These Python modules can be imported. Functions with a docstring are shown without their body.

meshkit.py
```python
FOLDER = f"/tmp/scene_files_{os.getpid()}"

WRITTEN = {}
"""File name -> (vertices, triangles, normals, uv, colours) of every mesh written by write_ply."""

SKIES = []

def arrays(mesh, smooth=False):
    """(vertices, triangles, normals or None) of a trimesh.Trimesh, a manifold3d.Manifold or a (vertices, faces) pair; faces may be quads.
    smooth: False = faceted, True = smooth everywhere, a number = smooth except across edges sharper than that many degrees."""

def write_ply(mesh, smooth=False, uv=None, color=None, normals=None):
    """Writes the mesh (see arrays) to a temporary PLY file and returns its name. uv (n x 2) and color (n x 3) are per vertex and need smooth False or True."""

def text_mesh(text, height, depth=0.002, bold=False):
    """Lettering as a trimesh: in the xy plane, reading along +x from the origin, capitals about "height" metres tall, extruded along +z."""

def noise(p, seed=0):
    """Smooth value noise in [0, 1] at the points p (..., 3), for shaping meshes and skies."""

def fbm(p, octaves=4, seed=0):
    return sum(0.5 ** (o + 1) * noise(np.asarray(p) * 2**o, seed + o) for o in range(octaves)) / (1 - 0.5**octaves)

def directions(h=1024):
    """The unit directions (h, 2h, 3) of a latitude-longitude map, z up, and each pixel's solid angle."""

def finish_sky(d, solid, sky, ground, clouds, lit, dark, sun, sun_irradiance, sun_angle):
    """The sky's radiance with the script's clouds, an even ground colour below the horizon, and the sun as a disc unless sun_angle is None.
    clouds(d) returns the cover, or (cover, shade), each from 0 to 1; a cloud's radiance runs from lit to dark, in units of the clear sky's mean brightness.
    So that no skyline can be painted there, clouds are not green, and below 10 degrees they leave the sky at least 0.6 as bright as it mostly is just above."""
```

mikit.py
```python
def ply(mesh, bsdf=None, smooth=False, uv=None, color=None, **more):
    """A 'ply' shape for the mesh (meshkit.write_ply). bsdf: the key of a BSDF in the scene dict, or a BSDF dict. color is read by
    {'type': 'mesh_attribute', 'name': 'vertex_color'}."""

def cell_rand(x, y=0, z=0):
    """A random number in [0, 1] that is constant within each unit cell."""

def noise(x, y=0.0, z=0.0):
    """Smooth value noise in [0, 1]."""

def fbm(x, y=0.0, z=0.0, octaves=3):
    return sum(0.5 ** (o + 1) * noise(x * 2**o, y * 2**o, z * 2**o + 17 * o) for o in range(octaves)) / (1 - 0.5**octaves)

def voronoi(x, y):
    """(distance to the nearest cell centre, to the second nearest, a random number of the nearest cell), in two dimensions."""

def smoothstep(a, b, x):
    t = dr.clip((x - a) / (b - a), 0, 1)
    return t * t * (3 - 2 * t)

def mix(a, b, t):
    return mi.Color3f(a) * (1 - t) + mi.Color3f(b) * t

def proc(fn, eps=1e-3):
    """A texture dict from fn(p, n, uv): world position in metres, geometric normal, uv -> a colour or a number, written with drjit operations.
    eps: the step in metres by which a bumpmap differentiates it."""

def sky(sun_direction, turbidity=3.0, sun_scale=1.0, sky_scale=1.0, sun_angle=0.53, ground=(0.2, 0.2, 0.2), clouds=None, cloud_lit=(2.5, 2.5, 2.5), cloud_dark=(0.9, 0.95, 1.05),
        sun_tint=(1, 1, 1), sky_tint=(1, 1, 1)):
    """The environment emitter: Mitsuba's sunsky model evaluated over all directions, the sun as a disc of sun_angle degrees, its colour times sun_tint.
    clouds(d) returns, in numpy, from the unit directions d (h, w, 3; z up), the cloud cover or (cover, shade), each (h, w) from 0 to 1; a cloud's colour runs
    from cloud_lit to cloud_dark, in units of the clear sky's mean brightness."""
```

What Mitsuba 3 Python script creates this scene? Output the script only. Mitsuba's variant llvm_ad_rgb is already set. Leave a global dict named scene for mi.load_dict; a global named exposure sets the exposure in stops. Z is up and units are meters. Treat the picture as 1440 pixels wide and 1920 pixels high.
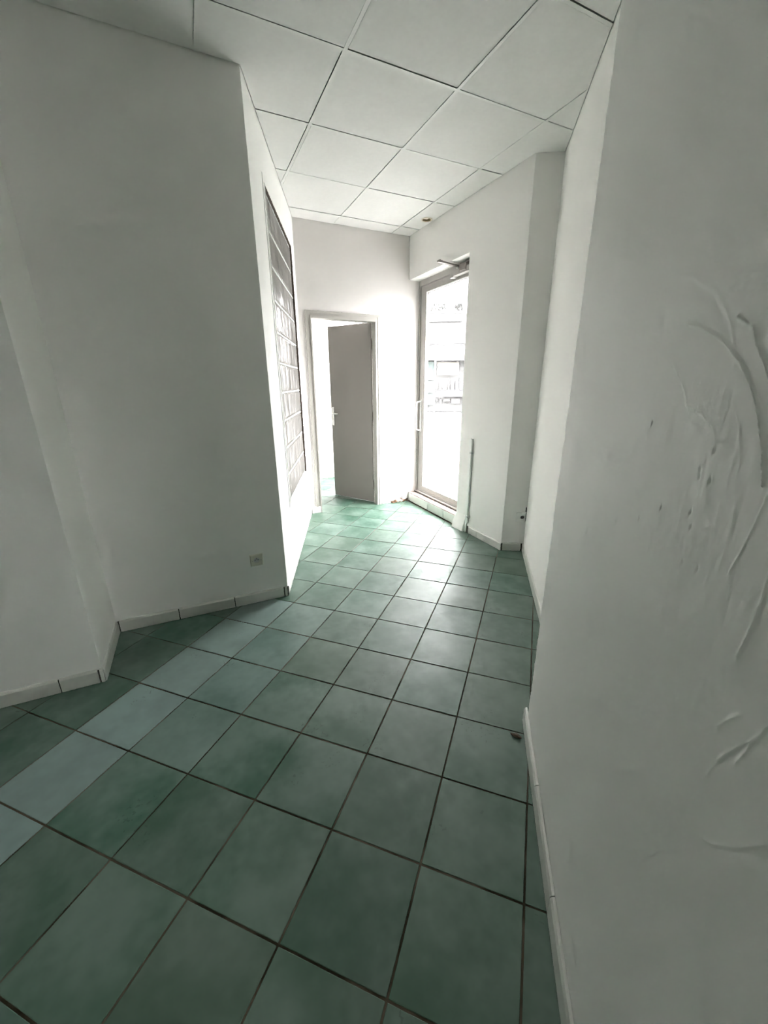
import math, random
import numpy as np, trimesh, manifold3d
import drjit as dr, mitsuba as mi
import mikit, meshkit
from mikit import noise, fbm, voronoi, cell_rand, smoothstep, mix
from shapely.geometry import Polygon, Point, box as sbox
from shapely import affinity

random.seed(7)
rng = np.random.default_rng(7)
T = mi.ScalarTransform4f
scene, labels = {}, {}

# ------------------------------------------------------------------ camera, sky, exposure
CAM = np.array([0.49234, -0.80927, 1.38502])
RIGHT = np.array([0.94364511, 0.33095207, -0.00215355])
DOWN = np.array([0.1016733, -0.29608159, -0.94973587])
FWD = np.array([-0.31495468, 0.89599465, -0.31304494])
FPX, CX, CY = 754.36, 733.298, 966.376
scene['camera'] = {'type': 'perspective', 'fov': math.degrees(2 * math.atan(720 / FPX)), 'fov_axis': 'x', 'near_clip': 0.02, 'far_clip': 500.0,
                   'principal_point_offset_x': (720 - CX) / 1440, 'principal_point_offset_y': (960 - CY) / 1920,
                   'to_world': T().look_at(origin=CAM.tolist(), target=(CAM + FWD).tolist(), up=(-DOWN).tolist())}
exposure = 0.3
SKY = 256.0


def overcast(d):
    # an even overcast sky, three times as bright overhead as at the horizon
    f = meshkit.fbm(d * np.array([3.0, 3.0, 7.0]) + 11.0, octaves=4, seed=3)
    return np.ones(d.shape[:2]), np.clip(1 - d[..., 2] + (f - 0.5) * 0.12, 0, 1)


scene['sky'] = mikit.sky([0.3, -0.4, 0.85], turbidity=6.0, sun_scale=0.0, sky_scale=SKY, ground=(0.0, 0.0, 0.0), clouds=overcast,
                         cloud_lit=(1.8, 1.8, 1.8), cloud_dark=(0.6, 0.6, 0.6))


# ------------------------------------------------------------------ materials
def rgb(r, g=None, b=None):
    return {'type': 'rgb', 'value': [r, r if g is None else g, r if b is None else b]}


def princ(name, col, rough=0.5, bump=None, scale=1.0, **kw):
    b = {'type': 'principled', 'base_color': col if isinstance(col, dict) else rgb(*col), 'roughness': rough, **kw}
    if bump is not None:
        b = {'type': 'bumpmap', 'tex': mikit.proc(bump, eps=0.002), 'scale': scale, 'bsdf': b}
    scene[name] = {'type': 'twosided', 'bsdf': b}
    return name


def wall_bump(p, n, uv):
    return fbm(p.x * 16, p.y * 16, p.z * 16, 2) * 0.6 + fbm(p.x * 70, p.y * 70, p.z * 70, 2) * 0.25


def wall_col(p, n, uv):
    k = fbm(p.x * 2.3, p.y * 2.3, p.z * 2.3, 3)
    return mix((0.905, 0.888, 0.868), (0.94, 0.925, 0.905), k)


def panel_col(p, n, uv):
    return mix((0.84, 0.828, 0.812), (0.88, 0.868, 0.852), fbm(p.x * 60, p.y * 60, p.z * 5, 2))


def tile_parts(p):
    i, j = dr.floor(p.x / 0.3), dr.floor(p.y / 0.3)
    r = cell_rand(i, j, 5)
    cloud = fbm(p.x * 5 + r * 31, p.y * 5 + r * 17, r * 9, 4)
    fine = fbm(p.x * 34 + r * 11, p.y * 34, 0, 3)
    return r, cloud, fine, cell_rand(i, j, 9)


def tile_col(p, n, uv):
    r, cloud, fine, q = tile_parts(p)
    t = smoothstep(0.2, 0.85, cloud * 0.85 + fine * 0.15)
    c = mix((0.006, 0.040, 0.022), (0.062, 0.098, 0.080), t)
    c = c * (1.22 + 0.3 * r)
    i, j = dr.floor(p.x / 0.3), dr.floor(p.y / 0.3)
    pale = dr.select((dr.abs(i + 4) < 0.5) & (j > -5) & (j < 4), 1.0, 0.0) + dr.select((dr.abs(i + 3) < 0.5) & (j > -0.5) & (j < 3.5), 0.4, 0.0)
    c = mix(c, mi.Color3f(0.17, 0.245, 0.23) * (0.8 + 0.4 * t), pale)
    c = mix(c, mi.Color3f(0.10, 0.12, 0.09), 0.3 * q)
    speck = smoothstep(0.80, 0.86, noise(p.x * 140, p.y * 140, 0)) * smoothstep(0.84, 0.92, noise(p.x * 9, p.y * 9, 3))
    return c * (1 - 0.22 * speck)


def tile_rough(p, n, uv):
    return 0.42 + 0.16 * fbm(p.x * 7, p.y * 7, 2, 3)


def tile_bump(p, n, uv):
    return fbm(p.x * 22, p.y * 22, 0, 2) * 0.7 + fbm(p.x * 90, p.y * 90, 0, 2) * 0.25


def grout_col(p, n, uv):
    return mix((0.022, 0.019, 0.012), (0.085, 0.070, 0.050), smoothstep(0.35, 0.75, fbm(p.x * 9, p.y * 9, 0, 3)))


def terracotta_col(p, n, uv):
    k = fbm(p.x * 14, p.y * 14, p.z * 14, 4)
    return mix((0.26, 0.17, 0.135), (0.40, 0.32, 0.28), smoothstep(0.3, 0.65, k))


def damp_col(p, n, uv):
    k = fbm(p.x * 40, p.y * 40, p.z * 40, 3)
    return mix((0.03, 0.014, 0.008), (0.20, 0.12, 0.07), smoothstep(0.3, 0.75, k))


def ground_col(p, n, uv):
    k = fbm(p.x * 0.8, p.y * 0.8, 0, 4)
    return mix((0.115, 0.115, 0.112), (0.145, 0.145, 0.142), k)


def poster_col(p, n, uv):
    k = fbm(p.x * 1.7, p.y * 1.7, p.z * 1.9, 3)
    q = fbm(p.x * 2.9 + 7, p.y * 2.9, p.z * 3.1, 3)
    c = mix((0.085, 0.066, 0.068), (0.086, 0.078, 0.064), smoothstep(0.35, 0.62, k))
    return mix(c, mi.Color3f(0.088, 0.083, 0.083), smoothstep(0.45, 0.65, q))


princ('paint', mikit.proc(wall_col), 0.62, wall_bump, 0.0009, specular=0.25)
def wall_warm_dulled(p, n, uv):  # warm off-white, darkened to offset the strong light beside the entrance door
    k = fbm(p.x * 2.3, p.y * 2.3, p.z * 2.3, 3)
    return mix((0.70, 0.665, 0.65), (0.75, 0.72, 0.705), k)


princ('paint_warm_dulled', mikit.proc(wall_warm_dulled), 0.62, wall_bump, 0.0009, specular=0.25)
princ('paint_smooth', mikit.proc(wall_col), 0.6, specular=0.25)
princ('ceiling_panel', mikit.proc(panel_col), 0.9, specular=0.1)
princ('grid_white', (0.88, 0.87, 0.85), 0.45, specular=0.3)
princ('plenum_dark', (0.05, 0.048, 0.045), 0.9)
princ('floor_tile', mikit.proc(tile_col), mikit.proc(tile_rough), tile_bump, 0.0006, specular=0.45, sheen=0.5, sheen_tint=0.0)
princ('grout', mikit.proc(grout_col), 0.9, specular=0.1)
princ('skirting', (0.76, 0.755, 0.72), 0.3, specular=0.5)
princ('skirting_joint', (0.035, 0.035, 0.03), 0.9)
princ('frame_grey', (0.38, 0.362, 0.335), 0.45, specular=0.4)
princ('door_taupe', (0.25, 0.232, 0.215), 0.5, specular=0.35)
princ('alu', (0.36, 0.345, 0.325), 0.4, specular=0.5)
princ('alu_dark', (0.20, 0.18, 0.165), 0.45, specular=0.5)
princ('metal', (0.72, 0.71, 0.69), 0.28, metallic=0.9)
princ('white_plastic', (0.91, 0.905, 0.89), 0.35, specular=0.5)
princ('beige_plastic', (0.70, 0.685, 0.60), 0.35, specular=0.5)
princ('grey_plastic', (0.56, 0.56, 0.56), 0.4, specular=0.5)
princ('black', (0.012, 0.012, 0.012), 0.5)
princ('gasket', (0.06, 0.045, 0.035), 0.7)
princ('terracotta', mikit.proc(terracotta_col), 0.8)
princ('damp', mikit.proc(damp_col), 0.9)
princ('chip', (0.42, 0.37, 0.31), 0.9)
princ('leaf_brown', (0.055, 0.038, 0.022), 0.8)
princ('mortar', (0.80, 0.80, 0.78), 0.7)
scene['pane'] = {'type': 'thindielectric', 'int_ior': 1.5}
scene['shop_pane'] = {'type': 'thindielectric', 'int_ior': 1.1}
scene['glass_block'] = {'type': 'principled', 'base_color': rgb(0.50, 0.475, 0.45), 'roughness': 0.16, 'spec_trans': 0.62, 'eta': 1.5}
princ('pavement_stone', mikit.proc(ground_col), 0.9)
princ('shop_white', (0.08, 0.08, 0.0795), 0.8)
princ('shop_grey', (0.018, 0.018, 0.0185), 0.7)
princ('shop_mint', (0.0496, 0.0736, 0.0688), 0.7)
princ('shop_lilac', (0.0576, 0.0560, 0.0656), 0.7)
princ('shop_pink', (0.0425, 0.0331, 0.0323), 0.7)
princ('shop_red', (0.0378, 0.0081, 0.0117), 0.6)
princ('shop_poster', mikit.proc(poster_col), 0.7)
princ('hedge_leaf', (0.0204, 0.0216, 0.0192), 0.7)
princ('bark', (0.10, 0.08, 0.06), 0.9)


# ------------------------------------------------------------------ helpers
def key(name):
    if name not in scene:
        return name
    k = 1
    while f'{name}_{k:03d}' in scene:
        k += 1
    return f'{name}_{k:03d}'


def put(name, mesh, mat, smooth=False, label=None, cat=None, group=None, kind=None):
    k = key(name)
    scene[k] = mikit.ply(mesh, mat, smooth=smooth)
    tag(k, label, cat, group, kind)
    return k


def tag(k, label=None, cat=None, group=None, kind=None):
    d = {a: b for a, b in (('label', label), ('category', cat), ('group', group), ('kind', kind)) if b}
    if d:
        labels[k] = d


def cat(*ms):
    return trimesh.util.concatenate([m for m in ms])


def man(m):
    m = m.to_mesh()
    return trimesh.Trimesh(m.vert_properties[:, :3], m.tri_verts, process=False)


def bx(a0, a1, b0, b1, c0, c1, c=0.0):
    """box between bounds, edges chamfered by c"""
    if c <= 0:
        m = trimesh.creation.box(extents=(a1 - a0, b1 - b0, c1 - c0))
        m.apply_translation(((a0 + a1) / 2, (b0 + b1) / 2, (c0 + c1) / 2))
        return m
    pts = []
    for x, sx in ((a0, 1), (a1, -1)):
        for y, sy in ((b0, 1), (b1, -1)):
            for z, sz in ((c0, 1), (c1, -1)):
                pts += [(x, y + sy * c, z + sz * c), (x + sx * c, y, z + sz * c), (x + sx * c, y + sy * c, z)]
    return man(manifold3d.Manifold.hull_points(np.array(pts)))


def tube(pts, r, sides=10):
    pts = np.asarray(pts, float)
    t = np.gradient(pts, axis=0)
    t /= np.linalg.norm(t, axis=1, keepdims=True)
    ref = np.array([0.13, 0.31, 0.94]) if abs(t[0][2]) < 0.9 else np.array([1.0, 0.1, 0.0])
    a = np.cross(t, ref); a /= np.linalg.norm(a, axis=1, keepdims=True)
    b = np.cross(t, a)
    ang = np.arange(sides) * 2 * np.pi / sides
    v = pts[:, None] + r * (np.cos(ang)[None, :, None] * a[:, None] + np.sin(ang)[None, :, None] * b[:, None])
    n = len(pts)
    f = []
    for i in range(n - 1):
        for j in range(sides):
            k = (j + 1) % sides
            f += [(i * sides + j, i * sides + k, (i + 1) * sides + k), (i * sides + j, (i + 1) * sides + k, (i + 1) * sides + j)]
    v = np.vstack([v.reshape(-1, 3), pts[:1], pts[-1:]])
    for j in range(sides):
        k = (j + 1) % sides
        f += [(n * sides, k, j), (n * sides + 1, (n - 1) * sides + j, (n - 1) * sides + k)]
    m = trimesh.Trimesh(v, f, process=False)
    m.fix_normals()
    return m


def disc(r, h, sides=24):
    return trimesh.creation.cylinder(radius=r, height=h, sections=sides)


def prism(poly, z0, z1):
    ms = []
    for g in getattr(poly, 'geoms', [poly]):
        if g.geom_type == 'Polygon' and g.area > 1e-7:
            m = trimesh.creation.extrude_polygon(g, z1 - z0, engine='earcut')
            m.apply_translation((0, 0, z0))
            ms.append(m)
    return cat(*ms)


# plan coordinates: s along the long walls, t across them, both at 45 degrees to the floor tiles
C45 = math.sqrt(0.5)
ROT = np.array([[C45, -C45, 0, 0], [C45, C45, 0, 0], [0, 0, 1, 0], [0, 0, 0, 1.0]])


def xy(s, t):
    return np.array([(s - t) * C45, (s + t) * C45])


def st(x, y):
    return np.array([(x + y) * C45, (y - x) * C45])


def P(*pts):
    return Polygon([tuple(xy(*p)) for p in pts])


def rot(m):
    m = m.copy(); m.apply_transform(ROT); return m


def frame(o, u, up=(0, 0, 1), flip=False):
    """4x4 of a wall frame: x along u, y out of the wall towards the room, z up; o, u given in x, y"""
    u = np.array([u[0], u[1], 0.0]); u /= np.linalg.norm(u)
    n = np.cross(u, [0, 0, 1.0]) if flip else np.cross([0, 0, 1.0], u)
    M = np.eye(4); M[:3, 0], M[:3, 1], M[:3, 2] = u, n, (0, 0, 1)
    M[:3, 3] = (o[0], o[1], o[2] if len(o) > 2 else 0)
    return M


def at(M, m):
    m = m.copy(); m.apply_transform(M)
    return solid(m)


def solid(m):
    if m.volume < 0:
        m.invert()
    return m


H = 2.803
TOP = 2.87
# ------------------------------------------------------------------ plan
P3 = (0.500, 2.600)             # x, y where the small wall meets the right wall
RN = (0.757, 0.650)             # right wall behind the near wall
NA = np.array([0.585, 0.650])   # far edge of the near wall
ND = np.array([0.1317, -0.9913])
NE = NA + ND * 1.42           # rear end of the near wall
p3 = tuple(st(*P3)); rn = tuple(st(*RN)); na = tuple(st(*NA)); ne = tuple(st(*NE))
TF, SW = 3.32, 2.03
GA, GB = np.array([0.2, 1.6]), np.array([0.825, TF])
gd = (GB - GA) / np.linalg.norm(GB - GA)
gl = np.array([-gd[1], gd[0]])
g1 = GA + 0.1 * gl
gback = lambda t: tuple(g1 + gd * ((t - g1[1]) / gd[1]))
back = (ne[0], ne[1])
RS0, RS1, RT = -2.3, 1.6, -5.2    # the rear room behind the camera
room = P((RS0, RT), (RS0, 1.15), (-0.79, 1.15), (-0.79, 1.6), tuple(GA), tuple(GB), (SW, TF), (SW, 1.58), p3, rn, na, ne, (RS1, ne[1]), (RS1, RT))
other = P((-1.6, 1.72), gback(1.72), gback(TF + 0.1), (2.05, TF + 0.1), (2.05, 4.95), (-1.6, 4.95))
doorway = P((0.944, TF), (1.628, TF), (1.628, TF + 0.1), (0.944, TF + 0.1))
floor_poly = room.union(other).union(doorway.buffer(0.002))

# ------------------------------------------------------------------ walls
def struct(name, mesh, mat, label, category, **kw):
    return put(name, mesh, mat, label=label, cat=category, kind='structure', **kw)


struct('wall_left_near', prism(P((-2.45, 1.15), (-0.79, 1.15), (-0.79, 1.70), (-2.45, 1.70)), -0.05, TOP), 'paint',
       'white painted wall block nearest the camera on the left, jutting out ahead of the recess', 'wall')
struct('wall_left', prism(P((-0.79, 1.6), tuple(GA), gback(1.70), (-0.79, 1.70)), -0.05, TOP), 'paint',
       'white painted left wall in shade with the beige power socket low on it', 'wall')

# wall with the glass blocks: local frame along the wall, y towards the corridor
GX = xy(*GA)
MG = frame(GX, xy(*GB) - GX, flip=True)
glen = float(np.linalg.norm(GB - GA))
gw = prism(P(tuple(GA), tuple(GB), gback(TF), gback(1.70)), -0.05, TOP)
GU0, GU1, GZ0, GZ1 = 0.435, 1.62, 0.527, 2.515
hole = at(MG, bx(GU0, GU1, -0.4, 0.2, GZ0, GZ1))
struct('wall_glass_block', trimesh.boolean.difference([gw, hole], engine='manifold'), 'paint', 'bright white slanting wall around the tall panel of glass blocks', 'wall')

fw = prism(P((0.60, TF), (2.25, TF), (2.25, TF + 0.1), (0.60, TF + 0.1)), -0.05, TOP)
struct('wall_far', trimesh.boolean.difference([fw, rot(bx(0.944, 1.628, TF - 0.3, TF + 0.4, -0.2, 1.99))], engine='manifold'), 'paint_warm_dulled',
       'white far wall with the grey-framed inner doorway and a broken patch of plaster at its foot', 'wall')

ww = prism(P((SW, TF), (SW, 1.58), p3, (2.25, 1.60), (2.25, TF)), -0.05, TOP)
we = trimesh.boolean.difference([ww, rot(bx(1.9, 2.4, 2.26, TF + 0.1, -0.2, 2.41))], engine='manifold')
flare = manifold3d.Manifold.hull_points(np.array([(SW + 0.01, a, z) for a in (2.100, 2.275) for z in (0.0, 0.16)] + [(SW - 0.036, 2.112, 0), (SW - 0.036, 2.285, 0.0), (SW - 0.028, 2.112, 0.05), (SW - 0.03, 2.282, 0.05), (SW, 2.100, 0.16), (SW, 2.26, 0.16)], float))
struct('wall_entrance', cat(we, rot(man(flare))), 'paint', 'pale grey-white wall around the glazed entrance door, ending in a narrow pier', 'wall')

RX0, RX1 = np.array(P3), np.array(RN)
rd = (RX1 - RX0) / np.linalg.norm(RX1 - RX0); rnrm = np.array([-rd[1], rd[0]])
if rnrm[0] < 0:
    rnrm = -rnrm
struct('wall_right', prism(Polygon([RX0, RX1 + rd * 0.02, RX1 + rd * 0.02 + rnrm * 0.2, RX0 + rnrm * 0.2]), -0.05, TOP), 'paint',
       'white right wall seen as a bright strip between the pier and the rough near wall', 'wall')

# near right wall: rough trowelled plaster, a displaced sheet over a plain core
ridges = [([(0.74, 1.462), (0.772, 1.455), (0.831, 1.436), (0.867, 1.416), (0.89, 1.402), (0.912, 1.384), (0.931, 1.364), (0.951, 1.333), (0.963, 1.318), (0.974, 1.287)], 0.0024, 0.0035),
          ([(0.86, 1.455), (0.894, 1.44), (0.906, 1.422), (0.923, 1.408), (0.94, 1.39), (0.96, 1.36), (0.982, 1.32), (0.992, 1.28)], 0.0026, 0.004),
          ([(0.695, 1.424), (0.758, 1.382), (0.79, 1.35)], 0.0008, 0.004), ([(0.886, 1.365), (0.912, 1.34), (0.93, 1.30)], 0.0010, 0.003),
          ([(0.78, 1.356), (0.828, 1.345), (0.86, 1.333), (0.88, 1.315)], 0.0011, 0.0035), ([(0.68, 1.535), (0.727, 1.522), (0.799, 1.49), (0.845, 1.452), (0.875, 1.40)], 0.0008, 0.005),
          ([(0.985, 1.30), (0.984, 1.281), (0.979, 1.251), (0.97, 1.212), (0.961, 1.185)], 0.0012, 0.003), ([(1.017, 1.22), (1.018, 1.18), (1.017, 1.152), (1.01, 1.11)], 0.0018, 0.004),
          ([(1.034, 1.055), (1.02, 1.035), (1.01, 1.017)], 0.0009, 0.004), ([(1.034, 1.005), (1.026, 0.98), (1.02, 0.96)], 0.0006, 0.005), ([(1.061, 1.052), (1.058, 1.033), (1.05, 1.01)], 0.0010, 0.005),
          ([(1.045, 0.885), (1.06, 0.898), (1.087, 0.936), (1.112, 0.978)], 0.0005, 0.0035), ([(1.028, 0.986), (1.047, 1.025), (1.064, 1.051), (1.075, 1.09)], 0.0008, 0.004),
          ([(0.10, 1.60), (0.12, 1.42), (0.135, 1.22), (0.13, 1.0), (0.11, 0.8)], 0.0008, 0.006), ([(0.17, 1.36), (0.19, 1.22), (0.20, 1.10)], 0.0006, 0.005)]
pits = [(0.853, 1.277), (0.855, 1.268), (0.773, 1.201), (0.877, 1.306), (0.853, 1.219), (0.864, 1.152), (0.882, 1.269), (0.9, 1.159), (0.864, 1.202), (0.60, 1.12), (0.42, 1.03), (0.33, 0.92), (0.68, 1.32), (0.70, 1.16)]


def near_relief(u, z):
    q = np.stack([u, z, np.zeros_like(u)], -1)
    h = (meshkit.fbm(q * 5.0, 3, 1) - 0.5) * 0.0045 * np.clip(u / 0.15, 0.25, 1) + (meshkit.fbm(q * 26.0, 3, 2) - 0.5) * 0.0022
    # faint vertical trowel streaks and grit, stronger where the plaster was reworked
    zone = np.exp(-(((u - 0.9) / 0.2) ** 2 + ((z - 1.2) / 0.32) ** 2))
    h += (meshkit.fbm(np.stack([u * 120, z * 22, u * 0], -1), 3, 4) - 0.5) * 0.0016 * zone
    for pts, amp, wid in ridges:
        pts = np.array(pts)
        wid = wid * 0.62
        best = np.full(u.shape, 9.0); side = np.zeros(u.shape)
        for a, b in zip(pts[:-1], pts[1:]):
            d = b - a; L = np.linalg.norm(d)
            k = np.clip(((u - a[0]) * d[0] + (z - a[1]) * d[1]) / L ** 2, 0, 1)
            du, dz = u - a[0] - k * d[0], z - a[1] - k * d[1]
            dist = np.hypot(du, dz)
            sg = np.sign(d[0] * dz - d[1] * du)
            side = np.where(dist < best, sg, side); best = np.minimum(best, dist)
        near = best < wid * 6
        h += np.where(near, amp * (np.exp(-(best / wid) ** 2) + 0.35 * side * np.exp(-(best / (wid * 2.5)) ** 2)), 0)
    for a, b in pits:
        h -= 0.0022 * np.exp(-(((u - a) / 0.0025) ** 2 + ((z - b) / 0.005) ** 2))
    return h


us = np.concatenate([np.arange(0, 0.62, 0.005), np.arange(0.62, 1.2, 0.0018), np.arange(1.2, 1.26, 0.01)])
zs = np.concatenate([np.arange(0, 0.86, 0.006), np.arange(0.86, 1.56, 0.002), np.arange(1.56, TOP + 0.001, 0.007)])
nn = np.array([-0.9913, -0.1317])
path, nrm, uu = [], [], []
for x in np.linspace(0.757, 0.60, 20):                    # face that looks towards the door
    path.append((x, 0.65)); nrm.append((0, 1)); uu.append(-(x - 0.585))
for u in us[2:]:
    path.append(tuple(NA + ND * u)); nrm.append(tuple(nn)); uu.append(u)
path, nrm, uu = np.array(path), np.array(nrm), np.array(uu)
k0 = 20
for i in range(k0 - 3, k0 + 3):                           # soften the arris
    w = (i - (k0 - 3)) / 5
    n_ = np.array([0, 1]) * (1 - w) + nn * w
    nrm[i] = n_ / np.linalg.norm(n_)
U, Z = np.meshgrid(uu, zs, indexing='ij')
D = near_relief(np.abs(U), Z) - 0.001
edge = np.exp(-(U / 0.012) ** 2)
D += edge * (meshkit.fbm(np.stack([Z * 34, Z * 0, Z * 0], -1), 4, 8) - 0.55) * 0.007
fade = np.clip((1.2 - U) / 0.08, 0, 1)
D *= fade
V = np.concatenate([path[:, None, :] + nrm[:, None, :] * D[..., None], Z[..., None]], -1)
ni, nj = U.shape
idx = np.arange(ni * nj).reshape(ni, nj)
F = np.concatenate([np.stack([idx[:-1, :-1], idx[:-1, 1:], idx[1:, 1:]], -1).reshape(-1, 3), np.stack([idx[:-1, :-1], idx[1:, 1:], idx[1:, :-1]], -1).reshape(-1, 3)])
sheet = trimesh.Trimesh(V.reshape(-1, 3), F, process=False)
ins = -nn * 0.012
core = Polygon([NA + ins + ND * 0.012, NA + ND * 1.22 + ins, NA + ND * 1.22, NE, NE + xy(0.30, 0), (RN[0] + 0.15, 0.638), (0.60, 0.638)])
cm = prism(core, -0.05, TOP)
vv, ff, _ = meshkit.arrays(sheet, False)
struct('wall_near', cat(sheet, cm), 'paint_smooth', 'rough trowelled white plaster wall filling the right side close to the camera', 'wall', smooth=35)

BW = (0.32, 1.42, 0.9, 1.98)  # opening of an unseen window, added to light the near walls
wb = prism(P((RS0 - 0.15, RT), (RS1 + 0.15, RT), (RS1 + 0.15, RT - 0.15), (RS0 - 0.15, RT - 0.15)), -0.05, TOP)
struct('wall_back', trimesh.boolean.difference([wb, rot(bx(BW[0], BW[1], RT - 0.4, RT + 0.2, BW[2], BW[3]))], engine='manifold'), 'paint_smooth',
       'white wall with an added window, closing the unseen room behind the camera', 'wall')
struct('wall_rear_left', prism(P((RS0, RT), (RS0, 1.7), (RS0 - 0.15, 1.7), (RS0 - 0.15, RT)), -0.05, TOP), 'paint_smooth', 'white left wall of the room behind the camera', 'wall')
struct('wall_rear_right', cat(prism(P((RS1, RT), (RS1, ne[1] + 0.12), (RS1 + 0.15, ne[1] + 0.12), (RS1 + 0.15, RT)), -0.05, TOP),
                              prism(P((ne[0] + 0.10, ne[1]), (RS1, ne[1]), (RS1, ne[1] + 0.12), (ne[0] + 0.10, ne[1] + 0.12)), -0.05, TOP)), 'paint_smooth', 'white right wall of the room behind the camera', 'wall')
W3 = 'window_3'
tag(W3, 'unseen white-framed window added behind the camera to brighten the near walls', 'window', None, 'structure')
fr_ = sbox(BW[0], BW[2], BW[1], BW[3]).difference(sbox(BW[0] + 0.05, BW[2] + 0.05, BW[1] - 0.05, BW[3] - 0.05))
m = trimesh.creation.extrude_polygon(fr_, 0.05, engine='earcut')
m.vertices = np.stack([m.vertices[:, 0], m.vertices[:, 2] + RT - 0.1, m.vertices[:, 1]], 1)
put(W3 + '__frame', rot(solid(m)), 'grid_white')
q = np.array([(BW[0] + 0.05, RT - 0.07, BW[2] + 0.05), (BW[1] - 0.05, RT - 0.07, BW[2] + 0.05), (BW[1] - 0.05, RT - 0.07, BW[3] - 0.05), (BW[0] + 0.05, RT - 0.07, BW[3] - 0.05)])
put(W3 + '__glass', rot(trimesh.Trimesh(q, [[0, 1, 2], [0, 2, 3]], process=False)), 'pane')
# the other room: walls and the street front with its window
struct('wall_other_room', cat(prism(P((-1.7, 4.95), (2.25, 4.95), (2.25, 5.1), (-1.7, 5.1)), -0.05, TOP), prism(P((-1.7, 1.70), (-1.6, 1.70), (-1.6, 4.95), (-1.7, 4.95)), -0.05, TOP)), 'paint_smooth',
       'white wall of the room beyond the inner doorway', 'wall')
sf = prism(P((2.05, TF + 0.1), (2.25, TF + 0.1), (2.25, 4.95), (2.05, 4.95)), -0.05, TOP)
struct('wall_street', trimesh.boolean.difference([sf, rot(bx(1.9, 2.4, 3.62, 4.88, 0.30, 2.55))], engine='manifold'), 'paint_smooth', 'street wall of the next room with its shop window', 'wall')

# ------------------------------------------------------------------ floor
struct('floor', prism(floor_poly.buffer(0.02, join_style=2), -0.05, -0.0022), 'grout', 'floor of square glossy green tiles laid diagonally with dark dirty joints', 'floor')
near_zone = P((-2.2, 1.2), (-0.6, 1.2), (0.0, 1.7), (0.6, 5.2), (2.2, 5.2), (2.4, 1.2), tuple(st(1.0, -0.9)), tuple(st(-1.9, -0.9)))
rest, clip = [], floor_poly.buffer(-0.003, join_style=2)
x0, y0, x1, y1 = floor_poly.bounds
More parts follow.
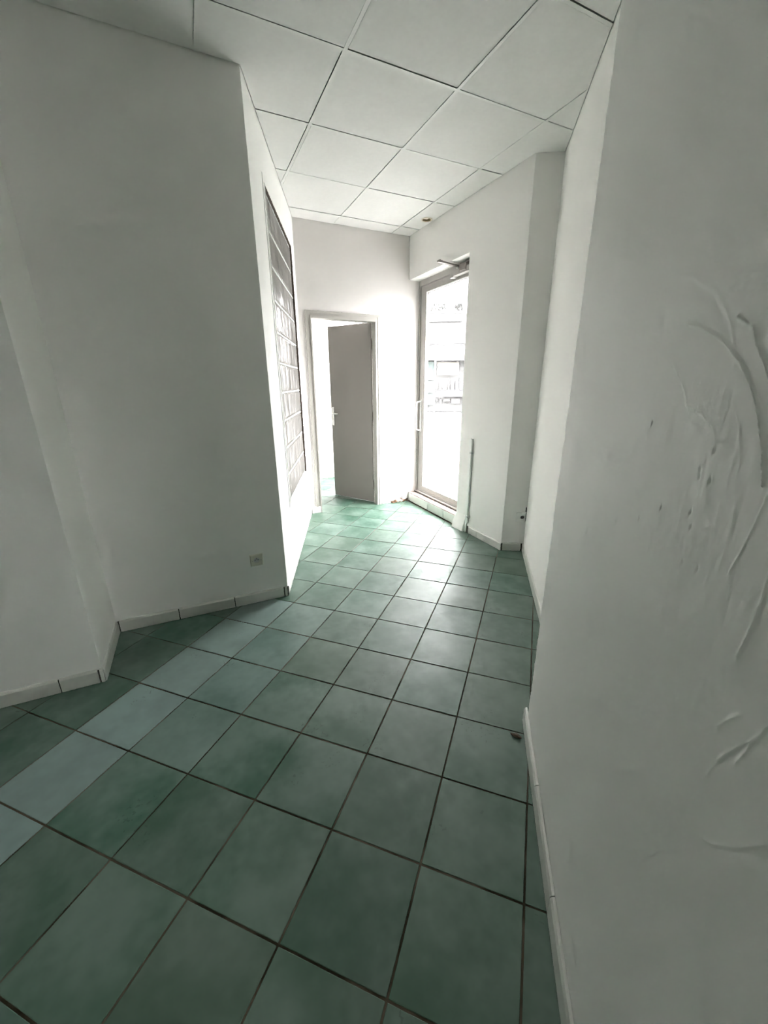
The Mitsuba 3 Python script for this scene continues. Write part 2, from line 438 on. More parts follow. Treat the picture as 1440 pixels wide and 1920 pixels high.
# the tile sits 3 to 4.5 mm inside its square, a hair out of level
for i in range(int(x0 / 0.3) - 1, int(x1 / 0.3) + 2):
    for j in range(int(y0 / 0.3) - 1, int(y1 / 0.3) + 2):
        g = 0.0029
        cell = sbox(i * 0.3 + g, j * 0.3 + g, i * 0.3 + 0.3 - g, j * 0.3 + 0.3 - g)
        c = cell.intersection(clip)
        if c.is_empty or c.area < 2e-5:
            continue
        if c.area > cell.area * 0.999:
            m = bx(-0.15 + g, 0.15 - g, -0.15 + g, 0.15 - g, -0.009, 0.0, 0.0012)
            ax, ay = rng.normal(0, 0.0022, 2)
            m.vertices[:, 2] += m.vertices[:, 0] * ax + m.vertices[:, 1] * ay + rng.normal(0, 0.0002)
            m.apply_translation((i * 0.3 + 0.15, j * 0.3 + 0.15, 0))
        else:
            m = prism(c, -0.009, 0.0)
        if near_zone.intersects(Point(c.centroid)):
            put('floor__tile', m, 'floor_tile')
        else:
            rest.append(m)
put('floor__tile_field', cat(*rest), 'floor_tile', kind='stuff')

# ------------------------------------------------------------------ ceiling: white panels in a T-bar grid
struct('ceiling', prism(room.buffer(0.05, join_style=2), H + 0.045, TOP + 0.05), 'plenum_dark', 'suspended ceiling of square white panels in a thin white grid', 'ceiling')
struct('ceiling_other_room', prism(other.buffer(0.05, join_style=2), H - 0.02, TOP + 0.05), 'paint_smooth', 'plain white ceiling of the next room', 'ceiling')
struct('roof', prism(P((-2.5, -5.35), (2.25, -5.35), (2.25, 5.1), (-2.5, 5.1)), TOP + 0.05, TOP + 0.3), 'shop_white', 'flat roof slab over the rooms', 'roof')
S0, T0, GP = 0.6177, 1.302, 0.605
HOLE = (1.956, 2.852)
roomST = affinity.affine_transform(room, [C45, C45, -C45, C45, 0, 0])
cl = roomST.buffer(-0.004, join_style=2)
for a in range(-9, 4):
    for b in range(-12, 5):
        r = rng.random(4)
        gaps = [0.0085 + (0.0035 if v > 0.45 else 0.0003) for v in r]
        cell = sbox(S0 + a * GP + gaps[0], T0 + b * GP + gaps[1], S0 + (a + 1) * GP - gaps[2], T0 + (b + 1) * GP - gaps[3])
        c = cell.intersection(cl)
        if c.is_empty or c.area < 4e-4:
            continue
        if c.contains(Point(HOLE)):
            c = c.difference(Point(HOLE).buffer(0.043))
        dz = rng.random() * 0.0025
        put('ceiling__panel', rot(prism(c, H + dz, H + dz + 0.014)), 'ceiling_panel')
bars = [(sbox(S0 + a * GP - 0.0085, -9, S0 + a * GP + 0.0085, 9)) for a in range(-9, 4)]
cross = [(sbox(-9, T0 + b * GP - 0.0085, 9, T0 + b * GP + 0.0085)) for b in range(-12, 5)]
for n, strip in enumerate(bars + cross):
    c = strip.intersection(cl)
    if c.is_empty or c.area < 1e-4:
        continue
    dz = 0.0004 if n < len(bars) else 0.0
    put('ceiling__grid_bar', rot(cat(prism(c, H - 0.0012 - dz, H - dz), prism(c.buffer(-0.0065, join_style=2), H, H + 0.03))), 'grid_white')

# ------------------------------------------------------------------ skirting tiles
def skirting(base, o, u, flip, spans, h=0.075, d=0.011, ends=(0, 0), z0=0.0, mat='skirting', y0=0.0, jd=0.006):
    """spans: list of (from, to) along the wall; a dark backing shows in the joints"""
    M = frame(o, u, flip=flip)
    a, b = spans[0][0], spans[-1][1]
    put(base + '__joint', at(M, bx(a - ends[0], b + ends[1], y0 - 0.001, y0 + jd, z0, z0 + h - 0.006)), 'skirting_joint')
    for p, q in spans:
        prof = Polygon([(y0, 0.0025), (y0 + d, 0.0025), (y0 + d, h - 0.010), (y0 + d * 0.6, h - 0.002), (y0, h)])
        m = trimesh.creation.extrude_polygon(prof, q - p, engine='earcut')      # x = depth, y = height, z = length
        m.vertices = np.stack([m.vertices[:, 2] + p, m.vertices[:, 0], m.vertices[:, 1] + z0], 1)
        put(base + '__tile', at(M, m), mat)


def baseboard(name, label):
    tag(name, label, 'baseboard', None, 'structure')


us_, ut_ = xy(1, 0), xy(0, 1)
J = 0.0028
skirting('baseboard_left', xy(-0.79, 1.6), us_, True, [(0.017, 0.326 - J), (0.326 + J, 0.649 - J), (0.649 + J, 0.965 - J), (0.970, 0.986)], ends=(0.016, 0.006))
baseboard('baseboard_left', 'row of white skirting tiles with dark joints under the left power socket')
skirting('baseboard_left_near', xy(-2.3, 1.15), us_, True, [(0.0, 0.34), (0.346, 0.67), (0.676, 1.01), (1.015, 1.342 - J), (1.342 + J, 1.493), (1.501, 1.515)])
baseboard('baseboard_left_near', 'white skirting tiles along the nearest left wall block')
skirting('baseboard_return', xy(-0.79, 1.15), ut_, True, [(-0.006, 0.205), (0.209, 0.440)])
baseboard('baseboard_return', 'two short white skirting tiles on the return of the left wall recess')
skirting('baseboard_glass', GX, xy(*GB) - GX, True, [(0.02, 0.35), (0.353, 0.68), (0.683, 1.01), (1.013, 1.34), (1.343, 1.67), (1.673, glen - 0.012)], h=0.066, d=0.006, jd=0.004)
baseboard('baseboard_glass', 'white painted skirting below the glass block panel')
skirting('baseboard_far', xy(0.0, TF), us_, True, [(0.832, 0.930)], d=0.018)
skirting('baseboard_far', xy(0.0, TF), us_, True, [(1.690, 1.800)], h=0.078)
baseboard('baseboard_far', 'white skirting tiles at the foot of the far wall on both sides of the inner doorway')
skirting('baseboard_entrance', xy(SW, 0), ut_, False, [(1.575, 1.915 - J), (1.915 + J, 2.042)], h=0.072, ends=(0, 0.03))
baseboard('baseboard_entrance', 'white skirting tiles between the conduit and the pier corner')
pv = np.array(P3) - xy(SW, 1.58)
plen = float(np.linalg.norm(pv))
skirting('baseboard_pier', xy(SW, 1.58), pv, True, [(0.010, plen - 0.024)], h=0.074, ends=(0.012, 0.014))
baseboard('baseboard_pier', 'short white skirting tile under the black-holed socket')
skirting('baseboard_right', RX0, rd, True, [(0.012, 0.33), (0.333, 0.66), (0.663, 0.99), (0.993, 1.32), (1.323, 1.65), (1.653, 1.96)], d=0.009)
baseboard('baseboard_right', 'white skirting along the bright right wall strip')
skirting('baseboard_near', NA, ND, True, [(-0.018, 0.335), (0.338, 0.655), (0.658, 0.99), (0.993, 1.32), (1.323, 1.415)], h=0.078, d=0.013)
baseboard('baseboard_near', 'worn off-white skirting tiles at the foot of the rough near wall')
skirting('baseboard_other_room', xy(-1.6, 4.95), us_, True, [(0.0 + k * 0.333, 0.331 + k * 0.333) for k in range(10)] , h=0.08)
baseboard('baseboard_other_room', 'white skirting tiles seen through the inner doorway')

# ------------------------------------------------------------------ glass block window
W = 'window_1'
tag(W, 'tall panel of rippled glass blocks set in white joints in the slanting wall', 'window', None, 'structure')
NR, NC = 10, 6
pu, pz = (GU1 - GU0 - 0.016) / NC, (GZ1 - GZ0 - 0.012) / NR
j2 = 0.0055
D0, D1 = -0.085, -0.012
lat = [bx(GU0 + 0.004, GU1 - 0.012, D0 + 0.004, D1 - 0.001, GZ0 + r * pz - j2 + 0.002, GZ0 + r * pz + j2 + 0.002) for r in range(0, NR + 1)]
lat += [bx(GU0 + 0.004 + c * pu - j2 * 0.8, GU0 + 0.004 + c * pu + j2 * 0.8, D0 + 0.004, D1 - 0.004, GZ0, GZ1 - 0.008) for c in range(NC + 1)]
put(W + '__mortar', at(MG, cat(*lat)), 'mortar')
n1 = 22


def block(seed):
    """a square glass block with vertically rippled faces"""
    g = np.linspace(0, 1, n1)
    A, B = np.meshgrid(g, g, indexing='ij')
    w, h = pu - 2 * j2, pz - 2 * j2
    e = np.minimum(np.minimum(A, 1 - A), np.minimum(B, 1 - B))
    dome = 1 - np.clip(1 - e / 0.10, 0, 1) ** 2
    rip = lambda ph: (np.sin(A * 2 * np.pi * 3.1 + ph + 1.2 * (meshkit.noise(np.stack([A * 2 + ph, B * 1.3, A * 0], -1), 5) - 0.5) * 2) * 0.0040
                      + (meshkit.fbm(np.stack([A * 7 + ph, B * 2.2, A * 0 + ph], -1), 3, 6) - 0.5) * 0.0035)
    ph = seed * 1.7
    f = -0.006 + dome * 0.006 + dome * rip(ph)
    bk = 0.006 - dome * 0.006 + dome * rip(ph + 2.1)
    front = np.stack([A * w, D1 + f, B * h], -1).reshape(-1, 3)
    rear = np.stack([A * w, D0 + bk, B * h], -1).reshape(-1, 3)
    ii = np.arange(n1 * n1).reshape(n1, n1)
    q = np.stack([ii[:-1, :-1], ii[1:, :-1], ii[1:, 1:], ii[:-1, 1:]], -1).reshape(-1, 4)
    o = n1 * n1
    rim = np.concatenate([ii[:, 0], ii[-1, 1:], ii[-2::-1, -1], ii[0, -2:0:-1]])
    r2 = np.roll(rim, -1)
    side = np.stack([rim, rim + o, r2 + o, r2], -1)
    quads = np.vstack([q[:, ::-1], q + o, side])
    m = trimesh.Trimesh(np.vstack([front, rear]), np.vstack([quads[:, [0, 1, 2]], quads[:, [0, 2, 3]]]), process=False)
    m.fix_normals()
    return m


FLIP = np.diag([1.0, -1, 1, 1])


def flipped(m):
    m = m.copy(); m.vertices = m.vertices * np.array([1, -1, 1]); return solid(m)


kinds = [mikit.ply(flipped(block(k)), 'glass_block', smooth=40) for k in range(6)]
for r in range(NR):
    for c in range(NC):
        L = np.eye(4); L[:3, 3] = (GU0 + 0.004 + c * pu + j2, 0, GZ0 + r * pz + j2 + 0.002)
        scene[key(W + '__glass_block')] = {**kinds[(r * 5 + c * 7) % 6], 'to_world': T((MG @ L @ FLIP).tolist())}
put(W + '__gasket', at(MG, cat(bx(GU0, GU1, D0, 0.0005, GZ1 - 0.010, GZ1 - 0.001), bx(GU1 - 0.013, GU1 - 0.001, D0, 0.0005, GZ0, GZ1))), 'gasket')
put(W + '__trim_bead', at(MG, cat(bx(0.376, 0.381, -0.001, 0.004, 0.50, 2.545), bx(GU0 - 0.004, GU0 + 0.006, -0.02, 0.004, GZ0 - 0.004, GZ1), bx(GU0, GU1 - 0.01, -0.02, 0.002, GZ0 - 0.004, GZ0 + 0.003))), 'grid_white')

# ------------------------------------------------------------------ inner door
Dn = 'door_1'
tag(Dn, 'taupe flush inner door standing ajar in its pale grey metal frame', 'door', None, 'structure')


def uframe(o0, o1, oz, i0, i1, iz, t0, t1):
    poly = Polygon([(o0, 0), (o0, oz), (o1, oz), (o1, 0), (i1, 0), (i1, iz), (i0, iz), (i0, 0)])
    m = trimesh.creation.extrude_polygon(poly, t1 - t0, engine='earcut')       # x = s, y = z, z = depth
    m.vertices = np.stack([m.vertices[:, 0], m.vertices[:, 2] + t0, m.vertices[:, 1]], 1)
    return rot(solid(m))


put(Dn + '__casing', uframe(0.886, 1.676, 2.054, 0.908, 1.655, 2.032, TF - 0.014, TF + 0.03), 'frame_grey')
put(Dn + '__frame', uframe(0.908, 1.655, 2.032, 0.934, 1.632, 2.006, TF - 0.009, TF + 0.03), 'frame_grey')
put(Dn + '__jamb', uframe(0.934, 1.640, 2.012, 0.946, 1.626, 1.988, TF - 0.016, TF + 0.075), 'frame_grey')
LM = frame((*xy(1.630, 3.392), 0), xy(1.312, 3.953) - xy(1.633, 3.387), flip=True)
if np.dot(LM[:2, 1], CAM[:2] - LM[:2, 3]) < 0:
    LM = frame((*xy(1.630, 3.392), 0), xy(1.312, 3.953) - xy(1.633, 3.387), flip=False)
put(Dn + '__leaf', at(LM, bx(0.028, 0.648, -0.04, 0.0, 0.010, 1.994, 0.0015)), 'door_taupe')
lv = [(0.618, 0.002, 1.035), (0.618, 0.03, 1.035), (0.612, 0.045, 1.035), (0.59, 0.050, 1.035), (0.52, 0.050, 1.033), (0.505, 0.046, 1.032)]
hk = put(Dn + '__handle', at(LM, cat(bx(0.600, 0.637, 0.0, 0.005, 0.89, 1.11, 0.002), tube(lv, 0.0085), bx(0.614, 0.623, 0.005, 0.007, 0.955, 0.975), )), 'metal', smooth=35, label='small metal lever handle on a narrow plate')
put(Dn + '__keyhole', at(LM, bx(0.6165, 0.6205, 0.0045, 0.0075, 0.957, 0.973)), 'black')
for z in (0.22, 1.02, 1.78):
    m = disc(0.007, 0.10, 12); m.apply_translation((0.019, 0.004, z))
    put(Dn + '__hinge', at(LM, m), 'alu_dark', smooth=35)

# ------------------------------------------------------------------ entrance door with step
E2 = 'door_2'
tag(E2, 'glazed entrance door in a grey aluminium frame looking onto the bright street', 'door', None, 'structure')


def ring(t0, t1, z0, z1, w0, w1, wz0, wz1, s0, s1):
    poly = sbox(t0, z0, t1, z1).difference(sbox(t0 + w0, z0 + wz0, t1 - w1, z1 - wz1))
    m = trimesh.creation.extrude_polygon(poly, s1 - s0, engine='earcut')       # x = t, y = z, z = depth
    m.vertices = np.stack([m.vertices[:, 2] + s0, m.vertices[:, 0], m.vertices[:, 1]], 1)
    return rot(m)


put(E2 + '__frame', ring(2.26, TF, 0.106, 2.41, 0.03, 0.026, 0.014, 0.052, 2.15, 2.215), 'alu')
put(E2 + '__sill', rot(bx(2.130, 2.15, 2.27, TF - 0.003, 0.117, 0.128)), 'frame_grey')
put(E2 + '__threshold_gap', rot(bx(2.124, 2.150, 2.262, TF - 0.001, 0.1055, 0.117)), 'black')
put(E2 + '__leaf', ring(2.298, 3.288, 0.128, 2.350, 0.085, 0.098, 0.068, 0.058, 2.162, 2.205), 'alu')
put(E2 + '__glazing_bead', ring(2.383, 3.190, 0.196, 2.292, 0.011, 0.011, 0.009, 0.010, 2.165, 2.200), 'grid_white')
put(E2 + '__rebate', ring(2.394, 3.179, 0.205, 2.282, 0.004, 0.005, 0.003, 0.003, 2.176, 2.198), 'alu_dark')
gp = trimesh.creation.box(extents=(1, 1, 1))
q = np.array([(2.186, 2.394, 0.203), (2.186, 3.180, 0.203), (2.186, 3.180, 2.284), (2.186, 2.394, 2.284)])
put(E2 + '__glass', rot(trimesh.Trimesh(q, [[0, 1, 2], [0, 2, 3]], process=False)), 'pane')
put(E2 + '__kick_rail', rot(bx(2.157, 2.163, 2.30, 3.285, 0.130, 0.150, 0.001)), 'alu')
hp = [(2.162, 3.246, 1.180), (2.125, 3.246, 1.180), (2.108, 3.246, 1.172), (2.102, 3.246, 1.155), (2.100, 3.246, 1.02), (2.102, 3.246, 0.885), (2.108, 3.246, 0.868), (2.125, 3.246, 0.860), (2.162, 3.246, 0.860)]
put(E2 + '__pull_handle', rot(cat(tube(hp, 0.0085, 12), bx(2.157, 2.163, 3.236, 3.258, 0.840, 1.200, 0.002))), 'white_plastic', smooth=35, label='white D-shaped pull handle')
for z in (1.62, 0.62):
    m = disc(0.009, 0.008, 16); m.apply_transform(trimesh.transformations.rotation_matrix(math.pi / 2, (0, 1, 0))); m.apply_translation((2.150, 3.305, z))
    put(E2 + '__frame_screw', rot(m), 'alu_dark', smooth=35)
# closer on the top rail, its folded arm reaching out under the lintel
put(E2 + '__closer_body', rot(cat(bx(2.112, 2.162, 2.37, 2.675, 2.313, 2.362, 0.004), bx(2.108, 2.162, 2.62, 2.672, 2.305, 2.330, 0.003))), 'alu', label='light grey door closer box')
put(E2 + '__closer_cap', rot(cat(bx(2.100, 2.160, 2.415, 2.515, 2.325, 2.385, 0.006), bx(2.12, 2.15, 2.37, 2.45, 2.385, 2.394))), 'alu_dark', label='dark end cap of the door closer')


def bar(p, q, w, h):
    p, q = np.array(p, float), np.array(q, float)
    d = q - p; L = np.linalg.norm(d); d /= L
    a = np.cross(d, [0, 0, 1.0]); a /= np.linalg.norm(a); b = np.cross(a, d)
    m = bx(0, L, -w / 2, w / 2, -h / 2, h / 2, 0.001)
    M = np.eye(4); M[:3, 0], M[:3, 1], M[:3, 2], M[:3, 3] = d, -a, b, p
    return at(M, m)


put(E2 + '__closer_arm', rot(cat(bar((2.135, 2.575, 2.388), (1.885, 2.520, 2.390), 0.026, 0.014), bar((1.895, 2.515, 2.399), (2.05, 2.60, 2.399), 0.018, 0.006))), 'alu_dark', label='folded dark metal arm of the door closer')
m = disc(0.012, 0.03, 16); m.apply_translation((2.132, 2.575, 2.378))
put(E2 + '__closer_spindle', rot(m), 'metal', smooth=35)

K = 'door_step'
put(K + '__riser', rot(bx(2.052, 2.26, 2.263, TF - 0.002, -0.02, 0.0985)), 'skirting_joint')
put(K + '__tread', rot(bx(2.046, 2.16, 2.264, TF - 0.004, 0.0985, 0.1065, 0.001)), 'terracotta', label='worn pinkish tread')
for a, b in ((2.263, 2.517), (2.525, 2.839), (2.847, TF - 0.010)):
    put(K + '__tile', rot(bx(2.042, 2.054, a, b, 0.006, 0.098, 0.001)), 'skirting')
tag(K, 'low door step faced with three white tiles below the glazed entrance door', 'step')

# window of the next room onto the street
W2 = 'window_2'
tag(W2, 'shop window of the next room on the street side', 'window', None, 'structure')
put(W2 + '__frame', ring(3.62, 4.88, 0.30, 2.55, 0.05, 0.05, 0.05, 0.05, 2.12, 2.18), 'alu')
q = np.array([(2.15, 3.67, 0.35), (2.15, 4.83, 0.35), (2.15, 4.83, 2.5), (2.15, 3.67, 2.5)])
put(W2 + '__glass', rot(trimesh.Trimesh(q, [[0, 1, 2], [0, 2, 3]], process=False)), 'pane')

# ------------------------------------------------------------------ sockets, switch, conduit
def socket(name, M, plate, label, hole_r=0.019, plate_mat='beige_plastic', black=False, width=0.08, height=0.08, cu=0.0):
    k = key(name + '__plate').replace('__plate', '')
    body = manifold3d.Manifold.hull_points(np.vstack([bx(-width / 2, width / 2, -0.001, 0.006, -height / 2, height / 2, 0.002).vertices, bx(-width / 2 + 0.004, width / 2 - 0.004, 0, 0.010, -height / 2 + 0.004, height / 2 - 0.004, 0.002).vertices]))
    d = manifold3d.Manifold.cylinder(0.05, hole_r, hole_r, 32).rotate((-90, 0, 0)).translate((cu, -0.002 + 0.0, 0))
    put(k + '__plate', at(M, man(body - d)), plate_mat)
    return k


k = 'wall_socket'
MS = frame((*xy(0.021, 1.6), 0.301), us_, flip=True)
socket(k, MS, None, None)
c_ = disc(0.0188, 0.002, 32); c_.apply_transform(trimesh.transformations.rotation_matrix(math.pi / 2, (1, 0, 0))); c_.apply_translation((0, 0.0015, 0))
put(k + '__well', at(MS, c_), 'grey_plastic')
for dx, dz in ((-0.0095, 0.0), (0.0095, 0.0)):
    c_ = disc(0.0030, 0.003, 16); c_.apply_transform(trimesh.transformations.rotation_matrix(math.pi / 2, (1, 0, 0))); c_.apply_translation((dx, 0.002, dz))
    put(k + '__contact_hole', at(MS, c_), 'black')
c_ = disc(0.0028, 0.016, 12); c_.apply_transform(trimesh.transformations.rotation_matrix(math.pi / 2, (1, 0, 0))); c_.apply_translation((0, 0.008, 0.010))
put(k + '__earth_pin', at(MS, c_), 'alu_dark', smooth=35)
for dx in (-0.028, 0.028):
    c_ = disc(0.0026, 0.002, 12); c_.apply_transform(trimesh.transformations.rotation_matrix(math.pi / 2, (1, 0, 0))); c_.apply_translation((dx, 0.0105, 0))
    put(k + '__screw', at(MS, c_), 'alu_dark')
tag(k, 'beige square power socket low on the shaded left wall', 'socket')

k = 'wall_socket_001'
MP = frame((*xy(SW, 1.58), 0.308), pv, flip=True)
L = np.eye(4); L[0, 3] = 0.152
MP = MP @ L
socket('wall_socket', MP, None, None, hole_r=0.0165, plate_mat='white_plastic', width=0.084, height=0.082, cu=0.004) if False else None
body = manifold3d.Manifold.hull_points(np.vstack([bx(-0.047, 0.030, -0.001, 0.008, -0.041, 0.041, 0.002).vertices, bx(-0.043, 0.028, 0, 0.012, -0.037, 0.037, 0.002).vertices]))
d_ = manifold3d.Manifold.cylinder(0.05, 0.0165, 0.0165, 32).rotate((-90, 0, 0)).translate((0.002, 0.0, 0))
put(k + '__plate', at(MP, man(body - d_)), 'white_plastic')
c_ = disc(0.0162, 0.002, 32); c_.apply_transform(trimesh.transformations.rotation_matrix(math.pi / 2, (1, 0, 0))); c_.apply_translation((0.002, 0.0015, 0))
put(k + '__well', at(MP, c_), 'black', label='open black round hole')
put(k + '__side_ridge', at(MP, bx(-0.047, -0.042, 0.008, 0.013, -0.036, 0.036, 0.001)), 'white_plastic')
put(k + '__gap', at(MP, cat(bx(0.031, 0.040, -0.001, 0.0015, -0.04, 0.04), bx(0.026, 0.042, -0.001, 0.002, 0.045, 0.085))), 'black')
tag(k, 'white socket with one black round hole in the corner of the pier', 'socket')

k = 'light_switch'
MW = frame((*xy(1.86, TF), 1.12), us_, flip=True)
put(k + '__plate', at(MW, bx(-0.04, 0.04, -0.001, 0.009, -0.04, 0.04, 0.002)), 'white_plastic')
put(k + '__rocker', at(MW, bx(-0.016, 0.016, 0.006, 0.013, -0.03, 0.03, 0.002)), 'white_plastic')
tag(k, 'faint white light switch on the far wall beside the entrance door', 'switch')

k = 'conduit_pipe'
put(k + '__pipe', rot(tube([(SW - 0.011, 2.060, 0.10), (SW - 0.011, 2.060, 0.5), (SW - 0.011, 2.060, 0.905)], 0.0105, 16)), 'white_plastic', smooth=35)
for z in (0.778, 0.165):
    put(k + '__clip', rot(cat(bx(SW - 0.024, SW + 0.001, 2.046, 2.074, z - 0.009, z + 0.009, 0.003), bx(SW - 0.012, SW + 0.001, 2.036, 2.044, z - 0.006, z + 0.006))), 'grey_plastic')
tag(k, 'thin white conduit pipe held by two clips on the wall right of the entrance door', 'pipe')
put('cable_duct', rot(bx(SW - 0.013, SW + 0.001, 2.076, 2.096, 0.0015, 0.905, 0.001)), 'white_plastic', label='flat white cable duct running from the floor beside the conduit pipe', cat='cable duct')
put('joint_filler', rot(bx(SW - 0.012, SW + 0.001, 2.047, 2.072, 0.001, 0.085)), 'black', label='dark open gap at the skirting end below the conduit pipe', cat='gap') if False else None

# ------------------------------------------------------------------ opening left by a ceiling spotlight
k = 'ceiling_spotlight_socket'
def annulus(r0, r1, z0, z1):
    return prism(Point(HOLE).buffer(r1, 32).difference(Point(HOLE).buffer(r0, 32)), z0, z1)
princ('spot_rim', (0.80, 0.73, 0.62), 0.6)
princ('spot_brown', (0.40, 0.33, 0.22), 0.7)
put(k + '__rim', rot(annulus(0.041, 0.050, H - 0.004, H + 0.002)), 'spot_rim', label='pale rim')
put(k + '__cup', rot(cat(annulus(0.040, 0.0425, H, H + 0.045), prism(Point(HOLE).buffer(0.0425, 32), H + 0.043, H + 0.046))), 'spot_brown', label='brownish inside of the hole')
put(k + '__lamp_holder', rot(prism(affinity.translate(sbox(-0.036, -0.02, 0.008, 0.016), *HOLE), H + 0.006, H + 0.022)), 'spot_rim')
tag(k, 'small round open spotlight hole with a brown inside in the ceiling before the far corner', 'ceiling light')

# ------------------------------------------------------------------ broken plaster at the foot of the far wall
pts = []
for a in np.linspace(1.80, 2.035, 40):
    pts.append((a, 0.010 + 0.045 * float(meshkit.noise(np.array([a * 30, 0, 0]), 4)) * (0.5 + (a - 1.80) * 2.6)))
poly = Polygon([(1.80, 0.001)] + pts + [(2.035, 0.001)])
m = trimesh.creation.extrude_polygon(poly, 0.004, engine='earcut')
m.vertices = np.stack([m.vertices[:, 0], TF - m.vertices[:, 2] + 0.001, m.vertices[:, 1]], 1)
put('wall_far__broken_plaster', rot(m), 'damp', label='damp brown patch where the plaster has broken away')


def lump(c, r, seed, sq=(1, 1, 1)):
    m = trimesh.creation.icosphere(subdivisions=2, radius=1.0)
    v = m.vertices * (0.75 + 0.5 * meshkit.noise(m.vertices * 2.1 + seed, 3)[:, None])
    m.vertices = v * np.array(sq) * r + np.array(c)
    return m


for n, (a, b, z, r, lab) in enumerate([(1.83, 0.022, 0.009, 0.014, 'flat brown flake of plaster, leftmost of the rubble'), (1.865, 0.016, 0.010, 0.013, 'dark crumb of plaster beside the leftmost flake'), (1.895, 0.018, 0.014, 0.015, 'pale chip of plaster in the middle of the rubble'),
                                       (1.918, 0.014, 0.022, 0.013, 'upright pale chip of plaster leaning on the wall'), (1.935, 0.024, 0.012, 0.014, 'pale chip of plaster in front of the wire stub'), (1.965, 0.016, 0.010, 0.013, 'small brown crumb of plaster nearest the door step')]):
    put('plaster_chip', rot(lump((a, TF - b - 0.004, z * 1.3), r * 1.35, n * 3.1, (1.1, 0.7, 0.9))), 'chip' if n in (2, 3, 4) else 'damp', label=lab, cat='plaster chip', group='plaster rubble by the door step')
put('wire_stub', rot(cat(tube([(1.955, TF - 0.006, 0.002), (1.956, TF - 0.007, 0.03), (1.954, TF - 0.006, 0.062)], 0.0018, 8), lump((1.954, TF - 0.006, 0.064), 0.0042, 4.4))), 'leaf_brown', label='thin dark wire stub standing at the foot of the far wall', cat='wire')
m = cat(*[lump((0.549 + dx, 0.575 + dy, 0.006 + dz), r, s_, (1.2, 0.8, 0.6)) for dx, dy, dz, r, s_ in ((0, 0, 0.001, 0.011, 1.0), (-0.013, 0.004, 0.0, 0.008, 2.0), (0.011, -0.004, 0.0, 0.008, 3.0))])
put('debris_clump', m, 'leaf_brown', label='dark clump of dry dirt on the floor by the near wall skirting', cat='debris')

# ------------------------------------------------------------------ the street outside
big = Polygon([(-40, -40), (40, -40), (40, 60), (-40, 60)])
inside = P((-2.5, -5.35), (2.25, -5.35), (2.25, 5.1), (-2.5, 5.1))
k = 'pavement'
struct(k, prism(big.difference(inside), -0.3, 0.04), 'pavement_stone', 'bright pale pavement outside the entrance door', 'pavement')
cr = []
for n in range(16):
    a, b = 3.05 + rng.random() * 0.35, 3.95 + rng.random() * 0.75
    m = bx(-0.03 - 0.05 * rng.random(), 0.05, -0.004, 0.004, 0.0385, 0.0412)
    m.apply_transform(trimesh.transformations.rotation_matrix(2.2 + rng.normal(0, 0.5), (0, 0, 1))); m.apply_translation((a, b, 0))
    cr.append(rot(m))
put(k + '__crack', cat(*cr), 'shop_grey', kind='stuff')
az = math.radians(102.5)
FN = np.array([math.cos(az), math.sin(az), 0]); FR = np.array([math.sin(az), -math.cos(az), 0])
a100 = math.radians(100)
OFF = 19.2 * math.tan(math.radians(2.5))
MF = np.eye(4); MF[:3, 0] = FR; MF[:3, 1] = FN; MF[:3, 2] = (0, 0, 1); MF[:2, 3] = CAM[:2] + FN[:2] * 19.2 + FR[:2] * OFF
Bn = 'shop_building'
fb = lambda a0, a1, b0, b1, c0, c1, c=0.0: at(MF, bx(a0, a1, b0, b1, c0, c1, c))
tag(Bn, 'low white shop across the street with a sign band, windows and plants on its roof', 'building')
put(Bn + '__wall', cat(fb(-9, 9, 1.2, 7, 0.04, 4.15), fb(-9, 9, -0.02, 1.2, 3.0, 3.86), fb(-9, 9, 0.0, 1.2, 3.86, 4.2), fb(-9, -3.0, 0.0, 1.2, 0.04, 3.0), fb(2.4, 9, 0, 1.2, 0.04, 3.0)), 'shop_white')
put(Bn + '__base', fb(-3.0, 2.4, 0.0, 0.4, 0.04, 0.10), 'shop_grey')
put(Bn + '__sign_board', fb(-3.2, -0.07, -0.10, 0.0, 3.88, 4.20), 'shop_white')
put(Bn + '__sign_panel', fb(-3.1, -0.63, -0.112, -0.10, 3.98, 4.13), 'shop_pink')
put(Bn + '__sign_trim', cat(fb(-3.2, -0.07, -0.13, -0.10, 3.86, 3.885), fb(-3.2, -0.07, -0.12, -0.10, 4.185, 4.2), fb(-0.09, -0.06, -0.12, -0.1, 3.86, 4.2)), 'shop_grey')
put(Bn + '__lintel', fb(-3, 2.4, -0.04, 0.0, 2.945, 2.985), 'shop_grey')
put(Bn + '__transom', cat(fb(-3, -1.19, 0.0, 0.05, 2.33, 2.95), fb(-1.11, 2.4, 0.0, 0.05, 2.33, 2.95)), 'shop_white')
put(Bn + '__transom_rail', cat(fb(-3, -1.19, -0.02, 0.03, 2.32, 2.345), fb(-1.11, 2.4, -0.02, 0.03, 2.31, 2.36)), 'shop_grey')
put(Bn + '__mullion', cat(fb(-1.19, -1.11, -0.04, 0.06, 0.04, 2.95)), 'shop_white')
put(Bn + '__mullion', cat(fb(-1.205, -1.19, -0.03, 0.06, 0.75, 2.33)), 'shop_grey')
th = np.linspace(0, 2 * np.pi, 40, endpoint=False)
heart = Polygon([(0.0065 * 16 * math.sin(v) ** 3, 0.0065 * (13 * math.cos(v) - 5 * math.cos(2 * v) - 2 * math.cos(3 * v) - math.cos(4 * v))) for v in th])
m = trimesh.creation.extrude_polygon(heart, 0.02, engine='earcut')
m.vertices = np.stack([m.vertices[:, 0] - 0.33, -m.vertices[:, 2] - 0.001, m.vertices[:, 1] + 2.72], 1)
put(Bn + '__heart_sign', at(MF, m), 'shop_red', label='small red heart')
put(Bn + '__display_back', fb(-3, 2.4, 0.6, 0.62, 0.10, 2.33), 'shop_white')
